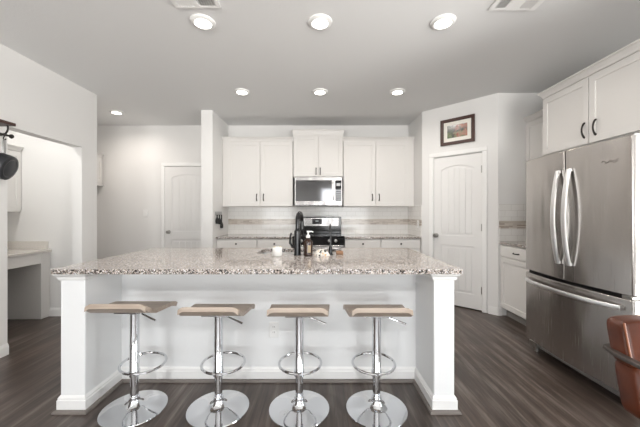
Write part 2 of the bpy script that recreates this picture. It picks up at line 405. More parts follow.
# ------------------------------------------------------------------ cabinets
def pull(root, p, vertical=True, L=.10, name='handle', m=None, parent=None):
    x, y, z = p; pts = []
    for i in range(13):
        u = i / 12; s_ = (u - .5) * L; bulge = (.026 if L < .11 else .020) * (1 - abs(2 * u - 1) ** 2.2)
        pts.append((x, y - .003 - bulge, z + s_) if vertical else (x + s_, y - .003 - bulge, z))
    rr = [.0080 - .0020 * math.sin(math.pi * i / 12) for i in range(13)]
    mb = MB().tube(pts, rr, 10)
    for s_ in (-1, 1):
        c = (x, y + .0015, z + s_ * L / 2) if vertical else (x + s_ * L / 2, y + .0015, z)
        mb.lathe([(.009, 0), (.0085, .004), (.005, .007)], c, (0, -1, 0), 14)
    return mb.build(name, m or M_BRONZE, parent or root)
def knob(parent, p):
    return MB().lathe([(.007, 0), (.006, .012), (.013, .018), (.014, .024), (.009, .029), (0, .030)], p, (0, -1, 0), 16).build('knob', M_BRONZE, parent)
def shaker(root, x0, x1, z0, z1, name='door', rail=.058, t=.020, y=0):
    m = MB(); m.prism([rect(x0, x1, z0, z1), rect(x0 + rail, x1 - rail, z0 + rail, z1 - rail)], y - t, y, 'xz')
    o = m.build(name, M_CAB, root, .0025)
    return MB().box(x0 + rail - .004, x1 - rail + .004, y - t + .009, y - .002, z0 + rail - .004, z1 - rail + .004).build('panel', M_CAB, o) and o
def slab(root, x0, x1, z0, z1, name='drawer', t=.020, y=0):
    return MB().box(x0, x1, y - t, y, z0, z1).build(name, M_CAB, root, .004)
def crown(root, x0, x1, z0, z1, depth, left=True, right=True, k=1):
    """stepped crown around front and exposed ends; front plane at y=0"""
    prof = [(0, z0), (.012, z0), (.018, z0 + (z1 - z0) * .35), (.034, z0 + (z1 - z0) * .72), (.046, z0 + (z1 - z0) * .8), (.046, z1), (0, z1)]
    m = MB()
    loops = []
    for o, z in prof:
        o *= k
        xl = x0 - (o if left else 0); xr = x1 + (o if right else 0)
        loops.append([m.bm.verts.new((xl, depth, z)), m.bm.verts.new((xl, -o, z)), m.bm.verts.new((xr, -o, z)), m.bm.verts.new((xr, depth, z))])
    n = len(loops)
    for i in range(n):
        a, b = loops[i], loops[(i + 1) % n]
        for k in range(3): m.bm.faces.new((a[k], a[k + 1], b[k + 1], b[k]))
    m.bm.faces.new([l[0] for l in loops]); m.bm.faces.new([l[3] for l in loops][::-1])
    return m.build('crown_moulding', M_CAB, root, smooth=False)
UF = 4.765; UD = BY - UF - .001
# left wall cabinet
def upper(label, loc, rz, w_, dep, z0, z1, doors, pulls, crown_z, sides=(True, True), group='white shaker wall cabinets', cat='cabinet', name='wall_cabinet', rail=.058):
    r = thing(name, label, cat, loc, rz, group)
    MB().box(0, w_, 0, dep, z0, z1).build('body', M_CAB, r, .002)
    for (a, b, c, d), pu in zip(doors, pulls):
        o = shaker(r, a, b, c, d, rail=rail)
        if pu: pull(r, (pu[0], -.020, pu[1]), True, pu[2] if len(pu) > 2 else .10, parent=o)
    if crown_z: crown(r, 0, w_, z1 - .002, crown_z, dep, *sides, .5 if z1 == 2.50 else 1)
    return r
x0 = -1.523
upper('white two-door wall cabinet between the partition and the microwave', (x0, UF, 0), 0, 1.118, UD, 1.37, 2.41,
      [(.09, .596, 1.378, 2.395), (.604, 1.112, 1.378, 2.395)], [(.596 - .05, 1.515), (.604 + .05, 1.515)], 2.47, (False, True))
upper('taller white two-door wall cabinet above the microwave', (-.398, UF - .025, 0), 0, .784, UD + .025, 1.832, 2.50,
      [(.012, .388, 1.842, 2.485), (.396, .772, 1.842, 2.485)], [(.388 - .028, 1.925), (.396 + .028, 1.925)], 2.59, (True, True))
upper('white two-door wall cabinet between the microwave and pantry corner', (.393, UF, 0), 0, 1.124, UD, 1.37, 2.41,
      [(.006, .508, 1.378, 2.395), (.516, 1.022, 1.378, 2.395)], [(.508 - .05, 1.515), (.516 + .05, 1.515)], 2.47, (True, False))
# refrigerator-side cabinets face -x: local x runs towards the camera
FX = 2.263; RZ = R(-90)
r = upper('white two-door cabinet above the refrigerator with bronze pulls', (FX, 3.004, 0), RZ, 1.02, RX - FX - .001, 1.83, 2.41,
      [(.004, .506, 1.842, 2.395), (.514, 1.014, 1.842, 2.395)], [(.506 - .034, 1.96, .12), (.514 + .062, 1.96, .12)], 2.47, (True, True), rail=.055)
upper('shallow white wall cabinet tucked beyond the refrigerator cabinet', (2.578, 3.709, 0), RZ, .70, RX - 2.578 - .001, 1.37, 2.38,
      [(.006, .346, 1.378, 2.368), (.354, .694, 1.378, 2.368)], [(.32, 1.5), (.38, 1.5)], 2.44, (False, False))
# base cabinets
def base(label, loc, rz, w_, dep, drawers, doors, knobs=True, name='base_cabinet', dz=(.742, .868)):
    r = thing(name, label, 'cabinet', loc, rz, 'white base cabinets')
    MB().box(0, w_, 0, dep, .10, .882).build('body', M_CAB, r, .002)
    MB().box(0, w_, .06, dep, 0, .10).build('toe_kick', M_TOE, r)
    for a, b in drawers:
        o = slab(r, a, b, *dz)
        knob(o, ((a + b) / 2, -.020, .81)) if knobs else pull(r, ((a + b) / 2, -.020, .80), False, .09, parent=o)
    for a, b in doors:
        o = shaker(r, a, b, .115, .725)
        knob(o, (b - .035, -.020, .66))
    return r
CF = 4.475
for label, a, b in (('white base cabinet with drawer beside the hall partition', -1.523, -.915), ('white base cabinet with drawer on the hall side of the range', -.913, -.392),
                    ('white base cabinet with drawer on the pantry side of the range', .392, .925), ('white base cabinet with drawer in the corner by the pantry', .927, 1.518)):
    base(label, (a, CF, 0), 0, b - a, BY - CF - .002, [(.006, b - a - .006)], [(.006, b - a - .006)])
base('white base cabinet with one drawer between pantry wall and refrigerator', (FX, 3.706, 0), RZ, .70, RX - FX - .001, [(.008, .60)], [(.008, .60)], knobs=False)
def counter(label, loops, name='countertop'):
    return tag(MB().prism(loops, .883, .914).build(name, M_GRAN, None, .004), label, 'countertop', None)
counter('speckled granite countertop between the partition and the range', [rect(-1.524, -.386, 4.445, BY - .009)])
counter('speckled granite countertop between the range and pantry corner', [rect(.386, 1.511, 4.445, BY - .009)])
counter('short speckled granite countertop beside the refrigerator', [rect(2.236, RX - .001, 2.99, 3.701)])

# ------------------------------------------------------------------ island
IS = thing('kitchen_island', 'white painted island with square end legs under the granite top', 'island', (-.37, 2.4, 0))
def L(mb):                                             # world -> island-local
    mb.bm.transform(Matrix.Translation((.37, -2.4, 0))); return mb
LEG = ((-1.643, -1.487), (.734, .866)); Y0, YK, Y1 = 1.91, 2.265, 2.99
L(MB().box(LEG[0][1], LEG[1][0], YK, YK + .11, 0, .8825)).build('knee_wall', M_ISL, IS)
for a, b in LEG:
    L(MB().box(a, b, Y0, Y1, 0, .8825)).build('end_wall', M_ISL, IS, .006)
L(MB().box(LEG[0][1], LEG[1][0], Y1 - .06, Y1 - .04, .10, .8825)).build('cabinet_back', M_CAB, IS)
for i in range(4):
    wa = (LEG[1][0] - LEG[0][1]) / 4; xa = LEG[0][1] + wa * i
    mb = MB().prism([rect(xa + .004, xa + wa - .004, .115, .87), rect(xa + .062, xa + wa - .062, .173, .812)], Y1 - .04, Y1 - .02, 'xz').box(xa + .06, xa + wa - .06, Y1 - .04, Y1 - .03, .17, .815)
    dd = L(mb).build('door', M_CAB, IS, .002)
    kb = MB().lathe([(.007, 0), (.006, .012), (.013, .018), (.014, .024), (0, .030)], (xa + wa - .04, Y1 - .02, .78), (0, 1, 0), 16); L(kb).build('knob', M_BRONZE, dd)
def wrap(mb, outer, prof):
    """profile (offset, z) swept round a closed outline given as a function of offset"""
    rings = [[mb.bm.verts.new((x, y, z)) for x, y in outer(o)] for o, z in prof]
    for a, b in zip(rings, rings[1:]):
        n = len(a)
        for k in range(n): mb.bm.faces.new((a[k], a[(k + 1) % n], b[(k + 1) % n], b[k]))
    return mb
BASEP = [(0, 0), (.014, 0), (.014, .074), (.010, .080), (.010, .088), (.004, .098), (0, .104)]
CAPP = [(0, .835), (.004, .835), (.010, .842), (.012, .856), (.022, .868), (.026, .870), (.026, .882), (0, .882)]
SHOEP = [(.014, 0), (.032, 0), (.030, .009), (.024, .016), (.014, .019)]
def leg_outline(a, b): return lambda o: [(a - o, Y1), (a - o, Y0 - o), (b + o, Y0 - o), (b + o, YK)] if False else None
def open_sweep(path, prof, name, m, bevel=0):
    """path: list of corner points; profile offset to the left of travel with mitred corners"""
    P = [Vector(p) for p in path]; offs = []
    for i, p in enumerate(P):
        ns = []
        if i > 0: d = (P[i] - P[i - 1]).normalized(); ns.append(Vector((-d.y, d.x)))
        if i < len(P) - 1: d = (P[i + 1] - P[i]).normalized(); ns.append(Vector((-d.y, d.x)))
        n = ns[0] if len(ns) == 1 else (ns[0] + ns[1]) / (1 + ns[0].dot(ns[1]))
        offs.append(n)
    mb = MB(); rings = []
    for p, n in zip(P, offs): rings.append([mb.bm.verts.new((p.x + n.x * o, p.y + n.y * o, z)) for o, z in prof])
    k = len(prof)
    for a, b in zip(rings, rings[1:]):
        for i in range(k): mb.bm.faces.new((a[i], a[(i + 1) % k], b[(i + 1) % k], b[i]))
    mb.bm.faces.new(rings[0]); mb.bm.faces.new(rings[-1][::-1])
    return L(mb).build(name, m, IS, bevel, smooth=True, angle=25)
path = [(LEG[1][1], Y1), (LEG[1][1], Y0), (LEG[1][0], Y0), (LEG[1][0], YK), (LEG[0][1], YK), (LEG[0][1], Y0), (LEG[0][0], Y0), (LEG[0][0], Y1)]
path = path[::-1]                                      # outside lies to the right; flip sign of the offset
NEG = lambda pr: [(-o, z) for o, z in pr]
open_sweep(path, NEG(BASEP), 'baseboard', M_TRIM)
open_sweep(path, NEG(SHOEP), 'shoe_moulding', M_SHOE)
for a, b in LEG:
    open_sweep([(a, Y1), (a, Y0), (b, Y0), (b, YK if b < 0 else Y1)] if b < 0 else [(a, YK), (a, Y0), (b, Y0), (b, Y1)], NEG(CAPP), 'capital', M_TRIM)
SK = (-.54, .215, 2.57, 2.93)
def rrect(x0, x1, y0, y1, r, n=5):
    pts = []
    for cx, cy, a0 in ((x1 - r, y0 + r, -90), (x1 - r, y1 - r, 0), (x0 + r, y1 - r, 90), (x0 + r, y0 + r, 180)):
        for i in range(n + 1): a = R(a0 + 90 * i / n); pts.append((cx + r * math.cos(a), cy + r * math.sin(a)))
    return pts
ct = MB().prism([rrect(-1.664, .896, 1.854, 3.026, .015), rrect(*SK, .05)], .8835, .914).build('countertop', M_GRAN, None, .004)
tag(ct, 'long speckled tan granite top covering the island', 'countertop')
sk = thing('sink', 'stainless undermount sink set into the island granite', 'sink', ((SK[0] + SK[1]) / 2, 2.75, .8805))
mb = MB(); lo = rrect(SK[0] - .01, SK[1] + .01, SK[2] - .01, SK[3] + .01, .06)
lo = [(x - (SK[0] + SK[1]) / 2, y - 2.75) for x, y in lo]
rg = []
for s_, z in ((1.05, 0), (1, 0), (.985, -.02), (.97, -.19), (.93, -.205), (.12, -.213)): rg.append([mb.bm.verts.new((x * s_, y * s_, z)) for x, y in lo])
for a, b in zip(rg, rg[1:]):
    for k in range(len(a)): mb.bm.faces.new((a[k], a[(k + 1) % len(a)], b[(k + 1) % len(a)], b[k]))
mb.bm.faces.new(rg[-1])
bas = mb.build('basin', M_SINK, sk)
sm = bas.modifiers.new('solid', 'SOLIDIFY'); sm.thickness = .0015; sm.offset = -1
MB().lathe([(.045, -.209), (.045, -.206), (.03, -.207), (0, -.2085)], (0, 0, 0), (0, 0, 1)).build('drain', M_CHROME, sk)

# ------------------------------------------------------------------ things on the island
Z = .914
fa = thing('kitchen_faucet', 'tall black gooseneck faucet with side lever beside the sink', 'faucet', (-.175, 2.50, Z))
MB().lathe([(.030, 0), (.030, .008), (.028, .014), (.0275, .20), (.019, .21), (.016, .23)], (0, 0, 0)).build('body', M_BLACK, fa)
pts = [(0, 0, .22)] + [(0, 0, .24 + .03 * i) for i in range(2)]
for i in range(13): a = math.pi * i / 12; pts.append((.014 * (1 - math.cos(a)), .075 * (1 - math.cos(a)), .275 + .075 * math.sin(a)))
pts += [(.028, .15, .25)]
MB().tube(pts, .0175, 14).build('gooseneck', M_BLACK, fa)
MB().lathe([(.013, 0), (.018, .012), (.020, .07), (.019, .10)], (.028, .15, .16)).build('spray_head', M_BLACK, fa)
MB().cyl((-.02, 0, .065), (-.05, 0, .075), .014).tube([(-.046, 0, .075), (-.062, -.004, .10), (-.060, -.006, .15), (-.052, -.008, .185)], [.010, .009, .008, .007], 12).build('lever', M_BLACK, fa)
sb = thing('soap_bottle', 'amber glass soap bottle with pump standing beside the tall black faucet', 'bottle', (-.085, 2.45, Z))
MB().lathe([(0, 0), (.034, 0), (.038, .005), (.038, .105), (.034, .122), (.016, .138), (.014, .150), (0, .150)]).build('bottle', M_AMBER, sb)
MB().grid(lambda u, v_: ((.0386) * math.sin((u - .5) * .7 + .3), -.0386 * math.cos((u - .5) * .7 + .3), .03 + v_ * .06), 14, 4).build('label', mat('amber_label', (.38, .30, .20), .6), sb)
MB().lathe([(.017, .148), (.017, .168), (.007, .172), (.006, .19), (.012, .192), (.012, .204), (0, .205)]).tube([(0, 0, .198), (.03, 0, .199), (.042, 0, .193)], .005, 8).build('pump', M_PLASTIC, sb)
cj = thing('candle_jar', 'small white candle jar standing on the island granite', 'candle', (-.338, 2.46, Z))
MB().lathe([(0, 0), (.036, 0), (.040, .006), (.040, .068), (.038, .072), (.036, .068), (.036, .058), (0, .056)]).build('jar', M_WAX, cj)
MB().cyl((0, 0, .060), (0, 0, .073), .0012, n=6).build('wick', M_RUBBER, cj)
for s_ in (-1, 1):
    MB().lathe([(.007, -.009), (.010, .006), (.008, .012), (0, .014)], (s_ * .024, 0, .0645), (0, 0, 1), 12).build('lid_knob', mat('pale_wood', (.62, .55, .40), .5), cj)
# crumpled patterned cloth
M_CLOTH = mat('patterned_cloth', (.8, .76, .7), .85); t = NT(M_CLOTH); v = t.obj()
t.l(t.ramp(t.noise(v, 38, 2), [(.36, (.03, .03, .035)), (.41, (.80, .76, .70)), (.60, (.80, .76, .70)), (.63, (.62, .36, .12))], True), t.b.inputs['Base Color'])
def lump(u, v_):
    a = 2 * math.pi * u; r = math.sin(math.pi * v_ / 2) if v_ < 1 else 1
    h = math.cos(math.pi * v_ / 2)
    k = 1 + .16 * math.sin(3 * a + 1) + .10 * math.sin(5 * a + 4 * v_)
    return (.066 * r * k * math.cos(a), .036 * r * k * math.sin(a), (.034 + .008 * math.sin(9 * a)) * h * (1 + .30 * math.sin(2 * a + 6 * v_)) )
tag(MB().grid(lump, 40, 12, True).build('dish_cloth', M_CLOTH, None), 'crumpled patterned dish cloth beside the amber soap bottle', 'cloth').location = (.022, 2.47, Z)
ff = thing('water_faucet', 'slim black filtered water faucet near the sink corner', 'faucet', (.10, 2.50, Z))
MB().lathe([(.024, 0), (.024, .006), (.017, .012), (.016, .055), (.011, .070), (.0085, .08)]).build('base', M_BLACK, ff)
MB().tube([(0, 0, .07), (0, 0, .20)] + [(0, .04 * (1 - math.cos(math.pi * i / 10)), .20 + .05 * math.sin(math.pi * i / 10)) for i in range(1, 11)] + [(0, .08, .175)], .0075, 12).build('spout', M_BLACK, ff)
MB().cyl((.012, 0, .04), (.038, 0, .044), .006, n=12).build('lever', M_BLACK, ff)
tag(MB().box(-.03, .03, -.02, .02, 0, .032).build('sponge', mat('brown_sponge', (.30, .17, .10), .9), None, .008, 3), 'small brown sponge beside the slim black water faucet', 'sponge').location = (.178, 2.53, Z)

# ------------------------------------------------------------------ bar stools
def make_stool(label, loc, zs):
    r = thing('bar_stool', label, 'bar stool', loc, 0, 'bar stools along the island')
    MB().lathe([(0, 0), (.190, 0), (.195, .004), (.193, .009), (.15, .015), (.085, .022), (.062, .028), (.046, .040), (.034, .058), (.031, .078), (.031, .086), (.027, .090), (0, .090)], n=64).build('base', M_CHROME, r)
    MB().cyl((0, 0, .088), (0, 0, .24), .0250, n=28).build('lower_column', M_CHROME, r)
    MB().lathe([(.028, .225), (.031, .228), (.031, .236), (.0285, .240), (.0285, zs - .03), (0, zs - .03)], n=28).build('sleeve', M_CHROME, r)
    pts = []
    for i in range(40):
        a = 2 * math.pi * i / 40; pts.append((.142 * math.sin(a), .10 - .125 * math.cos(a), .248 - .012 * math.cos(a)))
    MB().tube(pts, .0085, 10, True).cyl((0, -.024, .236), (0, .0, .236), .012, n=12).lathe([(.033, .218), (.033, .25)], (0, 0, 0)).build('footrest', M_CHROME, r)
    MB().box(-.085, .085, -.075, .075, zs - .034, zs - .022).lathe([(.04, zs - .05), (.05, zs - .034)]).build('seat_plate', M_CHROME, r, .004)
    MB().tube([(.035, -.02, zs - .035), (.065, -.03, zs - .044), (.12, -.05, zs - .060), (.172, -.065, zs - .076)], [.005, .005, .005, .0065], 10).build('lever', M_CHROME, r)
    # wave seat: lip rolled up at the camera side, dipping, thin at the island side
    prof = [(-.185, .062), (-.175, .060), (-.155, .045), (-.125, .020), (-.08, .004), (-.02, 0), (.05, -.003), (.11, -.008), (.145, -.017), (.163, -.030)]
    def hw(y): return .178 + .024 * (y + .185) / .35
    th = .027
    def top(u, v_):
        k = u * (len(prof) - 1); i = min(int(k), len(prof) - 2); f_ = k - i
        y = prof[i][0] * (1 - f_) + prof[i + 1][0] * f_; z = prof[i][1] * (1 - f_) + prof[i + 1][1] * f_
        s_ = v_ * 2 - 1; lift = 0
        return Vector((s_ * hw(y), y, zs + z + lift))
    m = MB(); NU, NV = 28, 14
    T = [[top(i / (NU - 1), j / (NV - 1)) for j in range(NV)] for i in range(NU)]
    def rnd(i, j):                                     # plan-rounded corners of the rolled lip
        p = T[i][j].copy(); s_ = j / (NV - 1) * 2 - 1
        p.z -= .020 * max(0, (abs(s_) - .80) / .20) ** 2 * max(0, 1 - i / (NU * .35))
        return p
    up = [[m.bm.verts.new(rnd(i, j)) for j in range(NV)] for i in range(NU)]
    lo = []
    for i in range(NU):
        a = T[max(i - 1, 0)][0]; b = T[min(i + 1, NU - 1)][0]; d = (b - a).normalized(); n = Vector((0, -d.z, d.y)); n = n if n.z > 0 else -n
        lo.append([m.bm.verts.new(rnd(i, j) - n * th) for j in range(NV)])
    for i in range(NU - 1):
        for j in range(NV - 1):
            m.bm.faces.new((up[i][j], up[i + 1][j], up[i + 1][j + 1], up[i][j + 1])); m.bm.faces.new((lo[i][j], lo[i][j + 1], lo[i + 1][j + 1], lo[i + 1][j]))
    for i in range(NU - 1):
        for j in (0, NV - 1): m.bm.faces.new((up[i][j], lo[i][j], lo[i + 1][j], up[i + 1][j]))
    for j in range(NV - 1):
        for i in (0, NU - 1): m.bm.faces.new((up[i][j], up[i][j + 1], lo[i][j + 1], lo[i][j]))
    m.build('seat', M_SEAT, r, .010, 3, angle=60)
    return r
ST = [(-1.187, 1.935, .669, 'tan-seated chrome bar stool farthest from the refrigerator'), (-.645, 1.935, .651, 'tan-seated chrome bar stool third from the refrigerator'),
      (-.124, 1.935, .647, 'tan-seated chrome bar stool second from the refrigerator, near the outlet'), (.373, 1.932, .647, 'tan-seated chrome bar stool nearest the refrigerator')]
for x, y, zs, lab in ST: make_stool(lab, (x, y, 0), zs)

# ------------------------------------------------------------------ refrigerator (local x towards camera, front faces -y)
FRX, FRY, FW, SPL = 1.93, 2.795, .954, .4895
fr = thing('refrigerator', 'stainless french-door refrigerator with bottom freezer drawer', 'refrigerator', (FRX, FRY, 0), RZ)
def fy(x): return -.038 * (1 - (2 * x / FW - 1) ** 2)
def bowed(xa, xb, n=16, back=.065, rnd=.012):
    pts = [(xa + .002, back), (xa + .0, rnd)]
    for i in range(n + 1):
        x = xa + (xb - xa) * i / n; pts.append((x + (.004 if i == 0 else -.004 if i == n else 0), fy(x)))
    pts += [(xb, rnd + fy(xb)), (xb - .002, back)]
    return pts
MB().box(.004, FW - .004, .075, .86, .035, 1.735).build('case', M_FSIDE, fr, .006)
MB().box(.01, FW - .01, .09, .80, .028, .112).build('toe_grille', M_RUBBER, fr)
dl = MB().prism([bowed(0, SPL - .0025)], .748, 1.745).build('door', M_STEEL, fr, .005, 3)
dr = MB().prism([bowed(SPL + .0025, FW)], .748, 1.745).build('door', M_STEEL, fr, .005, 3)
dw = MB().prism([bowed(0, FW)], .122, .722).build('freezer_drawer', M_STEEL, fr, .005, 3)
MB().box(.006, FW - .006, .03, .078, .125, 1.74).build('gasket', M_RUBBER, fr)
for d_, xx in ((dl, SPL - .052), (dr, SPL + .052)):
    pts = []
    for i in range(25):
        u = i / 24; pts.append((xx, fy(xx) - .012 - .041 * (1 - abs(2 * u - 1) ** 1.9), .868 + u * .728))
    m = MB(); rings = []
    for p in pts: rings.append([m.bm.verts.new((p[0] + a * .018, p[1] + b * .010, p[2])) for a, b in ((-1, -.6), (-.6, -1), (.6, -1), (1, -.6), (1, .6), (.6, 1), (-.6, 1), (-1, .6))])
    for a, b in zip(rings, rings[1:]):
        for k in range(8): m.bm.faces.new((a[k], a[(k + 1) % 8], b[(k + 1) % 8], b[k]))
    m.bm.faces.new(rings[0][::-1]); m.bm.faces.new(rings[-1])
    for z in (.878, 1.586): m.box(xx - .011, xx + .011, fy(xx) - .014, fy(xx) + .002, z - .010, z + .010)
    m.build('handle', M_HANDLE, d_)
m = MB(); rings = []
for i in range(33):
    u = i / 32; x = .035 + u * (FW - .085); y = fy(x) - .016 - .042 * (1 - abs(2 * u - 1) ** 3); z = .662
    rings.append([m.bm.verts.new((x, y + b * .010, z + a * .016)) for a, b in ((-1, -.6), (-.6, -1), (.6, -1), (1, -.6), (1, .6), (.6, 1), (-.6, 1), (-1, .6))])
for a, b in zip(rings, rings[1:]):
    for k in range(8): m.bm.faces.new((a[k], a[(k + 1) % 8], b[(k + 1) % 8], b[k]))
m.bm.faces.new(rings[0][::-1]); m.bm.faces.new(rings[-1])
for x in (.045, FW - .06): m.box(x - .012, x + .012, fy(x) - .018, fy(x) + .002, .652, .672)
m.build('handle', M_HANDLE, dw)
MB().box(FW - .07, FW - .004, .0, .05, .724, .746).build('hinge', M_NICKEL, fr, .004)
MB().box(FW - .09, FW - .02, .03, .11, 1.742, 1.762).build('hinge', M_NICKEL, fr, .004)
for x in (.05, FW - .05): MB().cyl((x, .07, 0), (x, .07, .05), .018, n=20).box(x - .045, x + .045, .03, .12, .045, .09).build('foot', M_NICKEL, fr)
# small script-like emblem on the near door
bx = .825
emb = []
for i in range(30):
    u = i / 29; x = bx - .05 + .10 * u; emb.append((x, fy(x) - .0015, 1.600 + .010 * math.sin(u * 14) * (1 - .5 * u) + .004 * math.sin(u * 5)))
MB().tube(emb, .0016, 6).tube([(bx - .03, fy(bx - .03) - .0012, 1.590), (bx + .055, fy(bx + .055) - .0012, 1.612)], .0014, 6).build('emblem', mat('emblem_metal', (.30, .28, .27), .4, .8), dr)

# ------------------------------------------------------------------ microwave and range
mwv = thing('microwave_oven', 'stainless over-the-range microwave below the middle cabinet', 'microwave', (0, 4.69, 0))
mw = .372
MB().box(-mw, mw, .022, BY - 4.69 - .01, 1.385, 1.830).build('case', M_STEELH, mwv, .003)
MB().prism([rect(-mw, mw, 1.398, 1.829), rect(-.355, .205, 1.452, 1.778)], -.004, .022, 'xz').build('door', M_STEELH, mwv, .003)
MB().box(-.357, .207, .004, .012, 1.450, 1.780).build('window', M_MWGLASS, mwv)
MB().box(.262, .358, -.006, .0, 1.452, 1.778).build('control_panel', M_BGLASS, mwv, .002)
cp = MB()
for i in range(5):
    for j in range(3): cp.box(.276 + j * .026, .292 + j * .026, -.0072, -.006, 1.475 + i * .034, 1.492 + i * .034)
MB().box(.280, .342, -.0072, -.006, 1.69, 1.735).build('clock_display', M_KEYS, mwv)
cp.build('keypad', M_KEYS, mwv)
m = MB().tube([(.235, -.004, 1.475), (.235, -.030, 1.49), (.235, -.038, 1.52), (.235, -.038, 1.71), (.235, -.030, 1.74), (.235, -.004, 1.755)], .010, 12); m.build('handle', M_HANDLE, mwv)
MB().box(-mw + .004, mw - .004, .01, .3, 1.378, 1.388).build('vent_grille', M_RUBBER, mwv)
rg_ = thing('kitchen_range', 'stainless electric range with raised black-framed control panel', 'range', (0, 4.44, 0))
RW = .380; RD = BY - 4.44 - .012
MB().box(-RW, RW, .03, RD, .08, .905).build('body', M_BLACK, rg_, .003)
MB().box(-RW, RW, -.004, RD, .905, .925).build('cooktop', M_BGLASS, rg_, .004)
MB().box(-RW, RW, 0, .03, .80, .903).build('front_panel', M_BLACK, rg_, .004)
ov = MB().box(-RW, RW, -.012, .03, .24, .792).build('oven_door', M_STEELH, rg_, .006); 
MB().box(-.28, .28, -.014, -.011, .36, .64).build('glass', M_BGLASS, ov)
MB().tube([(-.32, -.01, .745), (-.32, -.055, .75), (.32, -.055, .75), (.32, -.01, .745)], .011, 10).build('handle', M_HANDLE, ov)
MB().box(-RW, RW, -.008, .03, .09, .232).build('storage_drawer', M_STEELH, rg_, .005)
MB().box(-RW + .01, RW - .01, .05, RD, 0, .085).build('toe_base', M_RUBBER, rg_)
for x in (-.255, -.16, .16, .255):
    MB().lathe([(.024, 0), (.021, .018), (0, .021)], (x, 0, .855), (0, -1, 0), 20).box(x - .003, x + .003, -.024, -.020, .838, .872).build('knob', M_NICKEL, rg_)
MB().box(-RW, RW, RD - .055, RD, .925, 1.205).build('backguard', M_BLACK, rg_, .006)
MB().box(-RW + .05, RW - .045, RD - .061, RD - .054, 1.05, 1.188).build('panel_face', M_STEELH, rg_, .003)
dsp = MB().box(-.105, .055, RD - .064, RD - .060, 1.085, 1.170).build('display', M_PGLASS, rg_)
MB().box(-.05, .0, RD - .0655, RD - .0635, 1.125, 1.145).build('digits', mat('display_digits', (.35, .38, .40), .4), dsp)
for x, y, r_ in ((-.18, .17, .10), (.19, .16, .08), (-.18, .42, .08), (.19, .42, .10)):
    mm = MB(); mm.tube([(x + r_ * math.cos(2 * math.pi * i / 40), y + r_ * math.sin(2 * math.pi * i / 40), .9252) for i in range(40)], .0012, 6, True); mm.build('burner_ring', mat('burner_print', (.14, .14, .14), .4), rg_)

# ------------------------------------------------------------------ leather armchair
ch = thing('leather_armchair', 'brown leather armchair with dark metal arm band near the refrigerator', 'armchair', (1.565, 1.02, 0))
def pillow(x0, x1, y0, y1, z0, z1, name, par=ch, lean=0, bev=.028):
    m = MB(); m.box(x0, x1, y0, y1, z0, z1)
    bmesh.ops.subdivide_edges(m.bm, edges=m.bm.edges[:], cuts=5, use_grid_fill=True)
    cx, cy, cz = (x0 + x1) / 2, (y0 + y1) / 2, (z0 + z1) / 2; hx, hy, hz = (x1 - x0) / 2, (y1 - y0) / 2, (z1 - z0) / 2
    for v_ in m.bm.verts:
        u = Vector(((v_.co.x - cx) / hx, (v_.co.y - cy) / hy, (v_.co.z - cz) / hz)); q = (abs(u.x) ** 14 + abs(u.y) ** 14 + abs(u.z) ** 14) ** (1 / 14)
        s_ = 1 / q if q > 1 else 1
        k = Vector((u.x * s_ * hx, u.y * s_ * hy, u.z * s_ * hz))
        puff = 1 + .10 * (1 - u.x ** 2) * (1 - u.z ** 2) if hy < hz else 1
        v_.co = Vector((cx + k.x, cy + k.y * puff, cz + k.z)); v_.co.y += lean * (v_.co.z - .42)
    return m.build(name, M_LEATH, par, sub=1)
LE_ = .20
pillow(-.275, .275, .175, .275, .605, .803, 'head_cushion', lean=LE_)
pillow(-.264, .264, .170, .285, .40, .632, 'back_cushion', lean=LE_)
pillow(-.272, .272, -.30, .20, .335, .462, 'seat_cushion')
def pl(x, y, z): return (x, y + LE_ * (z - .42), z)
for sx_ in (-1, 1):
    m = MB().tube([pl(sx_ * .268, .176, .63), pl(sx_ * .272, .174, .70), pl(sx_ * .268, .178, .795)], .004, 8); m.build('piping', mat('leather_piping', (.26, .09, .04), .4), ch)
# flat metal band: arms wrap from the back to the front legs
m = MB(); pathb = [(-.292, -.30, .655), (-.292, .10, .655), (-.292, .255, .66), (-.27, .325, .66), (-.20, .350, .66), (.20, .350, .66), (.27, .325, .66), (.292, .255, .66), (.292, .10, .655), (.292, -.30, .655)]
rings = []
for i, p in enumerate(pathb):
    a = Vector(pathb[max(i - 1, 0)]); b = Vector(pathb[min(i + 1, len(pathb) - 1)]); d = (b - a); d.z = 0; d.normalize(); n = Vector((-d.y, d.x, 0)); p = Vector(p)
    rings.append([m.bm.verts.new(p + n * u + Vector((0, 0, q))) for u, q in ((-.016, -.009), (.016, -.009), (.016, .009), (-.016, .009))])
for a, b in zip(rings, rings[1:]):
    for k in range(4): m.bm.faces.new((a[k], a[(k + 1) % 4], b[(k + 1) % 4], b[k]))
m.bm.faces.new(rings[0][::-1]); m.bm.faces.new(rings[-1]); m.build('arm_band', M_ARM, ch, .004)
for sx_ in (-1, 1):
    MB().tube([(sx_ * .285, -.285, .648), (sx_ * .285, -.29, 0)], .012, 10).build('leg', M_ARM, ch)
    MB().tube([(sx_ * .22, .20, .33), (sx_ * .25, .27, 0)], .012, 10).build('leg', M_ARM, ch)
MB().box(-.25, .25, -.27, .20, .315, .338).build('seat_frame', M_ARM, ch, .004)

